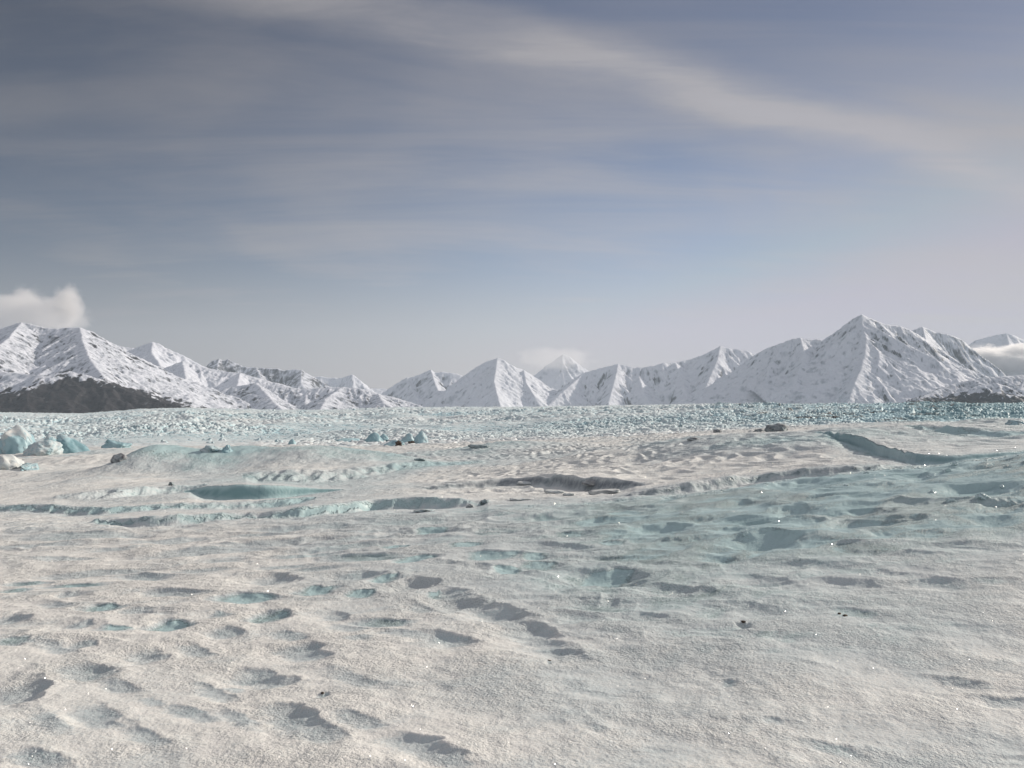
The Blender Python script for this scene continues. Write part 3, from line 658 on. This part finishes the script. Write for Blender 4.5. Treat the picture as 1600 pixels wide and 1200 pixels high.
t_.put(bp_.inputs['Height'], t_.noise(t_.new('ShaderNodeTexCoord').outputs['Object'], 9, 3)); t_.l.new(bp_.outputs[0], b_.inputs['Normal'])
for i, (px, py, w, h, lab) in enumerate([
    (1537, 782, 22, 11, 'shiny wet ice knob in the right foreground, largest of the glinting ones'), (1491, 728, 11, 8, 'bright glinting ice chip just below the right teal wall'),
    (1477, 738, 16, 6, 'shiny ice knob below the bright chip'), (1452, 746, 18, 6, 'low glinting ice knob left of the one below the chip'),
    (1565, 764, 16, 6, 'small shiny ice knob above and right of the largest'), (1483, 784, 16, 5, 'low shiny ice knob left of the largest'),
    (1353, 740, 10, 4, 'tiny ice knob near the snow step below the right teal wall'), (1321, 760, 10, 4, 'faintly shiny ice knob on the wavy right slope'), (1455, 770, 10, 4, 'tiny glinting knob between the wavy ridges'),
    (1164, 836, 10, 9, 'thin upright ice chip beside the large teal pool of ice')]):
    lump('glazed_ice_knob', lab, 'ice', px, py, w, h, 'dome', .1, .8, .6, 0, .35, seed=50 + i, mat=M_glaze, group='shiny wet ice knobs')
# pebbles frozen into the foreground
for i, (px, py, w, h, lab) in enumerate([(1318, 962, 7, 3, 'brown pebble frozen in a stained hollow of the foreground snow'), (1309, 959, 5, 3, 'tiny reddish pebble beside the brown pebble'), (858, 1033, 6, 2, 'black pebble in the snow near the foot of the long shadowed hollow'),
                                        (1160, 975, 7, 2.5, 'small dark pebble right of centre in open snow'), (506, 1083, 5, 2, 'dark grey pebble alone in the left foreground snow')]):
    lump('pebble', lab, 'stone', px, py, w, h, 'dome', 0, .9, 0, 1, .4, seed=80 + i, mat=M_rock, sub=3)


# seracs standing out of the crevassed glacier: few shapes, copied
protos = []
for i in range(7):
    v, f = ICO[3]; v = v.copy()
    rr = np.sqrt(np.maximum(1 - v[:, 2] ** 2, 1e-4)); h = np.clip((v[:, 2] + .3) / 1.3, 0, 1)
    r = (1 - h ** (1.1 + .2 * (i % 3))) ** .6 + .03
    r = np.where(v[:, 2] < -.3, rr, r)
    X = v[:, 0] / rr * r + (.5 * math.sin(i * 2.1)) * h ** 1.5; Yv = v[:, 1] / rr * r * .8; Z = np.where(v[:, 2] < -.3, (v[:, 2] + .3) * .6, h)
    n1 = fbm(X * 1.8 + i * 5, Yv * 1.8 + Z * 2, 3, 200 + i)
    G1, G2, R, _, _ = worley(X * 1.5 + i * 3 + Z, Yv * 1.5 + Z * 1.3, 210 + i)
    s = 1 + .35 * n1 + .25 * (R - .5)
    P = np.stack([X * s, Yv * s, Z * (1 + .3 * n1)], 1)
    me_o = mesh_obj('serac', P, f, M_ice, {'ice': .72 + .5 * n1 + .3 * (R - .5), 'dirt_shade': np.full(len(P), 0.)}, smooth=False)
    protos.append(me_o)
GRP = 'seracs of the crevassed glacier'
LAB = {0: 'small pale blue serac among many on the glacier below the left mountains', 1: 'small pale serac among many on the glacier below the central peaks', 2: 'narrow blue grey serac in the dense field below the right peaks'}
k = 0
rs = np.random.RandomState(5)
cand = []
while len(cand) < 250:
    px = rs.uniform(-10, 1610); f_ = float(kn(px, FP)); m_ = float(kn(px, MP))
    py = f_ + 2 + (m_ - 6 - f_ - 2) * rs.uniform(0, 1) ** 1.15
    cand.append((px, py))
for px, py in cand:
    Y = float(Yof(px, py)); X = (px - 800) / F * Y
    cl = 0 if px < 560 else (1 if px < 1000 else 2)
    hp = rs.uniform(2.5, 6.0) * (1 if cl < 2 else .85) * (1 + .6 * (py > 665)); wp = hp * (rs.uniform(1.1, 2.6) if cl < 2 else rs.uniform(.7, 1.3))
    if k < len(protos): o = protos[k]
    else:
        o = protos[rs.randint(len(protos))].copy(); col.objects.link(o)
    o.location = (X, Y, gz(X, Y) - hp / F * Y * .8); o.scale = (wp / 2 / F * Y, wp / 2 / F * Y, hp / F * Y * 1.25); o.rotation_euler = (0, 0, rs.uniform(0, 6.28))
    tag(o, LAB[cl], 'serac', GRP + (' left', ' centre', ' right')[cl]); k += 1


# ------------------------------------------------------------------ ice crystals scattered over the near snow: they catch the sun
N = 22000
t = rs.uniform(-.62, .62, N); u = rs.uniform(0, 1, N)
Yc = np.exp(np.log(3.6) + u * (math.log(22) - math.log(3.6))); Xc = t * Yc
zc = gz_arr(Xc, Yc)
sz = rs.uniform(.0008, .0021, N) * (1 + (rs.uniform(0, 1, N) > .97) * 1.2) * np.clip(Yc / 6, .8, 2.5)
nrm = rs.normal(0, 1, (N, 3)); nrm[:, 2] = np.abs(nrm[:, 2]) + .6; nrm /= np.linalg.norm(nrm, axis=1)[:, None]
a = np.cross(nrm, rs.normal(0, 1, (N, 3))); a /= np.linalg.norm(a, axis=1)[:, None]; b = np.cross(nrm, a)
C = np.stack([Xc, Yc, zc + .004], 1)
V = []
for kx in range(6):
    an = kx * math.pi / 3
    V.append(C + (a * math.cos(an) + b * math.sin(an)) * sz[:, None])
top = np.stack([C + nrm * sz[:, None] * .35] * 1, 0)[0]
V = np.stack(V, 1).reshape(-1, 3)
i0 = np.arange(N) * 6
F6 = np.stack([i0 + q for q in range(6)], 1)
o = mesh_obj('snow_crystals', V, F6, M_cry, smooth=False)
tag(o, 'scattered ice crystals glinting on the near snow', 'crystals', kind='stuff')

# ------------------------------------------------------------------ low clouds (volumes), beyond the haze
def cloud(name, label, px, py, D, wpx, hpx, dens, dep=.9, puff=3.2, seed=0., thr=.42):
    s = D / F
    m = bpy.data.materials.new('cloud'); m.use_nodes = True; t = NT(m.node_tree)
    t.n.remove(t.n['Principled BSDF'])
    v = t.new('ShaderNodeVolumePrincipled'); v.inputs['Color'].default_value = (1, .99, .98, 1); v.inputs['Anisotropy'].default_value = .45
    co = t.new('ShaderNodeTexCoord').outputs['Object']
    mp = t.new('ShaderNodeMapping'); mp.inputs['Location'].default_value = (seed, seed * .7, 0); t.l.new(co, mp.inputs[0])
    asp = wpx / hpx
    mp.inputs['Scale'].default_value = (max(asp * .6, .6), 1, 1)
    nz = t.noise(mp.outputs[0], puff * .5, 4, .6)
    ln = t.new('ShaderNodeVectorMath', operation='LENGTH'); t.l.new(co, ln.inputs[0])
    fall = t.math('SUBTRACT', 1., ln.outputs['Value'])
    d = t.math('ADD', t.math('SUBTRACT', nz, thr + .25), t.math('MULTIPLY', fall, .8))
    d = t.rng(d, 0., .35)
    t.put(v.inputs['Density'], t.math('MULTIPLY', d, dens))
    t.l.new(v.outputs[0], t.n['Material Output'].inputs['Volume'])
    vv, ff = ICO[4]
    o = mesh_obj(name, vv, ff, m)
    o.scale = (wpx / 2 * s, wpx / 2 * s * dep, hpx / 2 * s)
    o.location = ((px - 800) / F * D, D, (YH - py) / F * D)
    return tag(o, label, 'cloud', kind='stuff')
cloud('cloud', 'taller soft cloud puff rising behind the left mountain crest', 104, 478, 16800, 62, 100, .0075, seed=1., thr=.40)
cloud('cloud', 'smaller soft cloud puff at the far left above the crest', 42, 482, 17400, 70, 92, .0060, seed=2.6, thr=.40)
cloud('cloud', 'wide faint cloud bank at the left edge above the crest', 40, 492, 16900, 230, 84, .0030, seed=4., thr=.38)
cloud('cloud', 'bright low cloud covering the distant range at the right edge', 1590, 566, 16500, 190, 62, .009, seed=7., thr=.30)
cloud('cloud', 'round bright puff at the left end of the right hand cloud', 1536, 562, 16300, 80, 54, .009, seed=9., thr=.32)
cloud('cloud', 'thin wisp trailing from the hazy central summit', 866, 561, 16600, 150, 46, .0006, seed=12., thr=.30)

# ------------------------------------------------------------------ haze
bm = bmesh.new(); bmesh.ops.create_cube(bm, size=1)
me = bpy.data.meshes.new('haze'); bm.to_mesh(me); bm.free()
hz = bpy.data.objects.new('haze', me); col.objects.link(hz)
hz.scale = (34000, 20000, 1560); hz.location = (0, 5700, 490)
m = bpy.data.materials.new('haze'); m.use_nodes = True; t = NT(m.node_tree); t.n.remove(t.n['Principled BSDF'])
v = t.new('ShaderNodeVolumePrincipled'); v.inputs['Color'].default_value = (.78, .89, 1., 1); v.inputs['Density'].default_value = 2.5e-5
t.l.new(v.outputs[0], t.n['Material Output'].inputs['Volume'])
me.materials.append(m); tag(hz, 'thin pale air between the viewpoint and the mountains', 'haze', kind='stuff')

# ------------------------------------------------------------------ sky and sun
w = bpy.data.worlds.new('World'); sc.world = w; w.use_nodes = True
t = NT(w.node_tree); bg = t.n['Background']
sky = t.new('ShaderNodeTexSky', sky_type='NISHITA', sun_disc=False)
sky.sun_elevation = math.radians(SUN_EL); sky.sun_rotation = math.radians(SUN_AZ); sky.altitude = 200; sky.air_density = 1.0; sky.dust_density = .5
d = t.new('ShaderNodeTexCoord').outputs['Generated']
sp = t.new('ShaderNodeSeparateXYZ'); t.l.new(d, sp.inputs[0])
zz = t.math('MAXIMUM', sp.outputs[2], .0)
den = t.math('ADD', zz, .10)
cx = t.math('DIVIDE', sp.outputs[0], den); cy = t.math('DIVIDE', sp.outputs[1], den)
cb = t.new('ShaderNodeCombineXYZ'); t.l.new(cx, cb.inputs[0]); t.l.new(cy, cb.inputs[1])
mp = t.new('ShaderNodeMapping'); mp.inputs['Rotation'].default_value = (0, 0, math.radians(-27)); mp.inputs['Scale'].default_value = (.5, 1.9, 1); t.l.new(cb.outputs[0], mp.inputs[0])
n1 = t.noise(mp.outputs[0], 1.25, 9, .6, dist=.7)
n2 = t.noise(cb.outputs[0], .55, 4, .5, dist=.6)
veil = t.math('ADD', t.math('MULTIPLY', n1, .48), t.math('MULTIPLY', n2, .67))
veil = t.rng(veil, .44, .74)
# the long bright streak: y' = c + a x' + b x'^2 in the plane of the cloud sheet
fx = t.math('ADD', t.math('MULTIPLY', cx, t.math('ADD', t.math('MULTIPLY', cx, .03), .47)), 1.93)
dist = t.math('SUBTRACT', cy, fx)
dist = t.math('ADD', dist, t.math('MULTIPLY', t.math('SUBTRACT', t.noise(cb.outputs[0], 1.3, 6, .6), .5), .30))
rgt = t.math('MULTIPLY', t.rng(sp.outputs[0], .1, .5), t.rng(zz, .40, .26))
fib = t.rng(t.noise(mp.outputs[0], 2.6, 6, .6, dist=.5), .28, .62, .5, 1.)
band = t.math('MULTIPLY', t.math('MULTIPLY', t.rng(t.math('ABSOLUTE', dist), 0., .21, 1., 0.), fib), t.rng(sp.outputs[0], .15, .55, .80, .25))
band2 = t.math('MULTIPLY', t.rng(t.math('ABSOLUTE', t.math('ADD', dist, .28)), 0., .22, 1., 0.), .12)
cover = t.math('ADD', t.math('MULTIPLY', veil, .72), t.math('ADD', band, band2))
cover = t.math('ADD', cover, t.math('MULTIPLY', rgt, .38), clamp=True)
low = t.rng(zz, .02, .19, 1., 0.)
cover = t.math('MAXIMUM', cover, t.math('MULTIPLY', low, .85))
cover = t.math('ADD', t.math('MULTIPLY', cover, .84), .08, clamp=True)
# unseen cloud added overhead and behind the viewpoint to raise the fill light
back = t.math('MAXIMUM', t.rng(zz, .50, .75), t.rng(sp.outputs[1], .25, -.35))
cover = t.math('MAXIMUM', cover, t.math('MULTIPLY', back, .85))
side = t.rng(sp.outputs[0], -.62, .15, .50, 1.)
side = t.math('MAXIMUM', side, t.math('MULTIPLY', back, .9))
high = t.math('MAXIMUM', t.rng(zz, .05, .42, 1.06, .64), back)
k = t.math('MULTIPLY', side, high)
sk = t.new('ShaderNodeVectorMath', operation='MINIMUM'); t.l.new(sky.outputs[0], sk.inputs[0]); sk.inputs[1].default_value = (6.5, 6.5, 7)
skyc = t.new('ShaderNodeVectorMath', operation='SCALE'); t.l.new(sk.outputs[0], skyc.inputs[0])
t.put(skyc.inputs['Scale'], t.math('MULTIPLY', k, .95))
cl = t.new('ShaderNodeVectorMath', operation='SCALE'); cl.inputs[0].default_value = (1.04, 1.0, 1.05)
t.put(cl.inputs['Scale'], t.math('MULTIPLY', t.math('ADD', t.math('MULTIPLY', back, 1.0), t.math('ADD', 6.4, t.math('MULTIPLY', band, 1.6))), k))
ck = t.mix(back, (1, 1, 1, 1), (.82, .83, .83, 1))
clb = t.new('ShaderNodeVectorMath', operation='MULTIPLY'); t.l.new(cl.outputs[0], clb.inputs[0]); t.l.new(ck, clb.inputs[1])
skb = t.new('ShaderNodeVectorMath', operation='MULTIPLY'); t.l.new(skyc.outputs[0], skb.inputs[0]); skb.inputs[1].default_value = (1.02, .98, 1.12)
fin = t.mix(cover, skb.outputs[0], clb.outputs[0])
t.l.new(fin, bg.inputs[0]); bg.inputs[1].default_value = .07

sun = bpy.data.objects.new('sun', bpy.data.lights.new('sun', 'SUN')); col.objects.link(sun)
sun.data.energy = 4.3; sun.data.angle = math.radians(.6); sun.data.color = (1, .90, .79)
ce = math.cos(math.radians(SUN_EL))
from mathutils import Vector
sun.rotation_euler = Vector((ce * math.sin(math.radians(SUN_AZ)), ce * math.cos(math.radians(SUN_AZ)), math.sin(math.radians(SUN_EL)))).to_track_quat('Z', 'Y').to_euler()

cam = bpy.data.objects.new('camera', bpy.data.cameras.new('camera')); col.objects.link(cam); sc.camera = cam
cam.data.sensor_width = 36; cam.data.lens = 36 * F / 1600
cam.location = (0, 0, 0); cam.rotation_euler = (math.radians(90) + math.atan((YH - 600) / F), 0, 0)
cam.data.clip_start = .1; cam.data.clip_end = 60000
vs = sc.view_settings; vs.view_transform = 'Standard'; vs.look = 'None'; vs.exposure = .14; vs.gamma = 1; vs.use_curve_mapping = False
cy_ = sc.cycles; cy_.volume_bounces = 3; cy_.max_bounces = 4; cy_.diffuse_bounces = 2; cy_.glossy_bounces = 2; cy_.volume_max_steps = 128
cy_.use_denoising = True
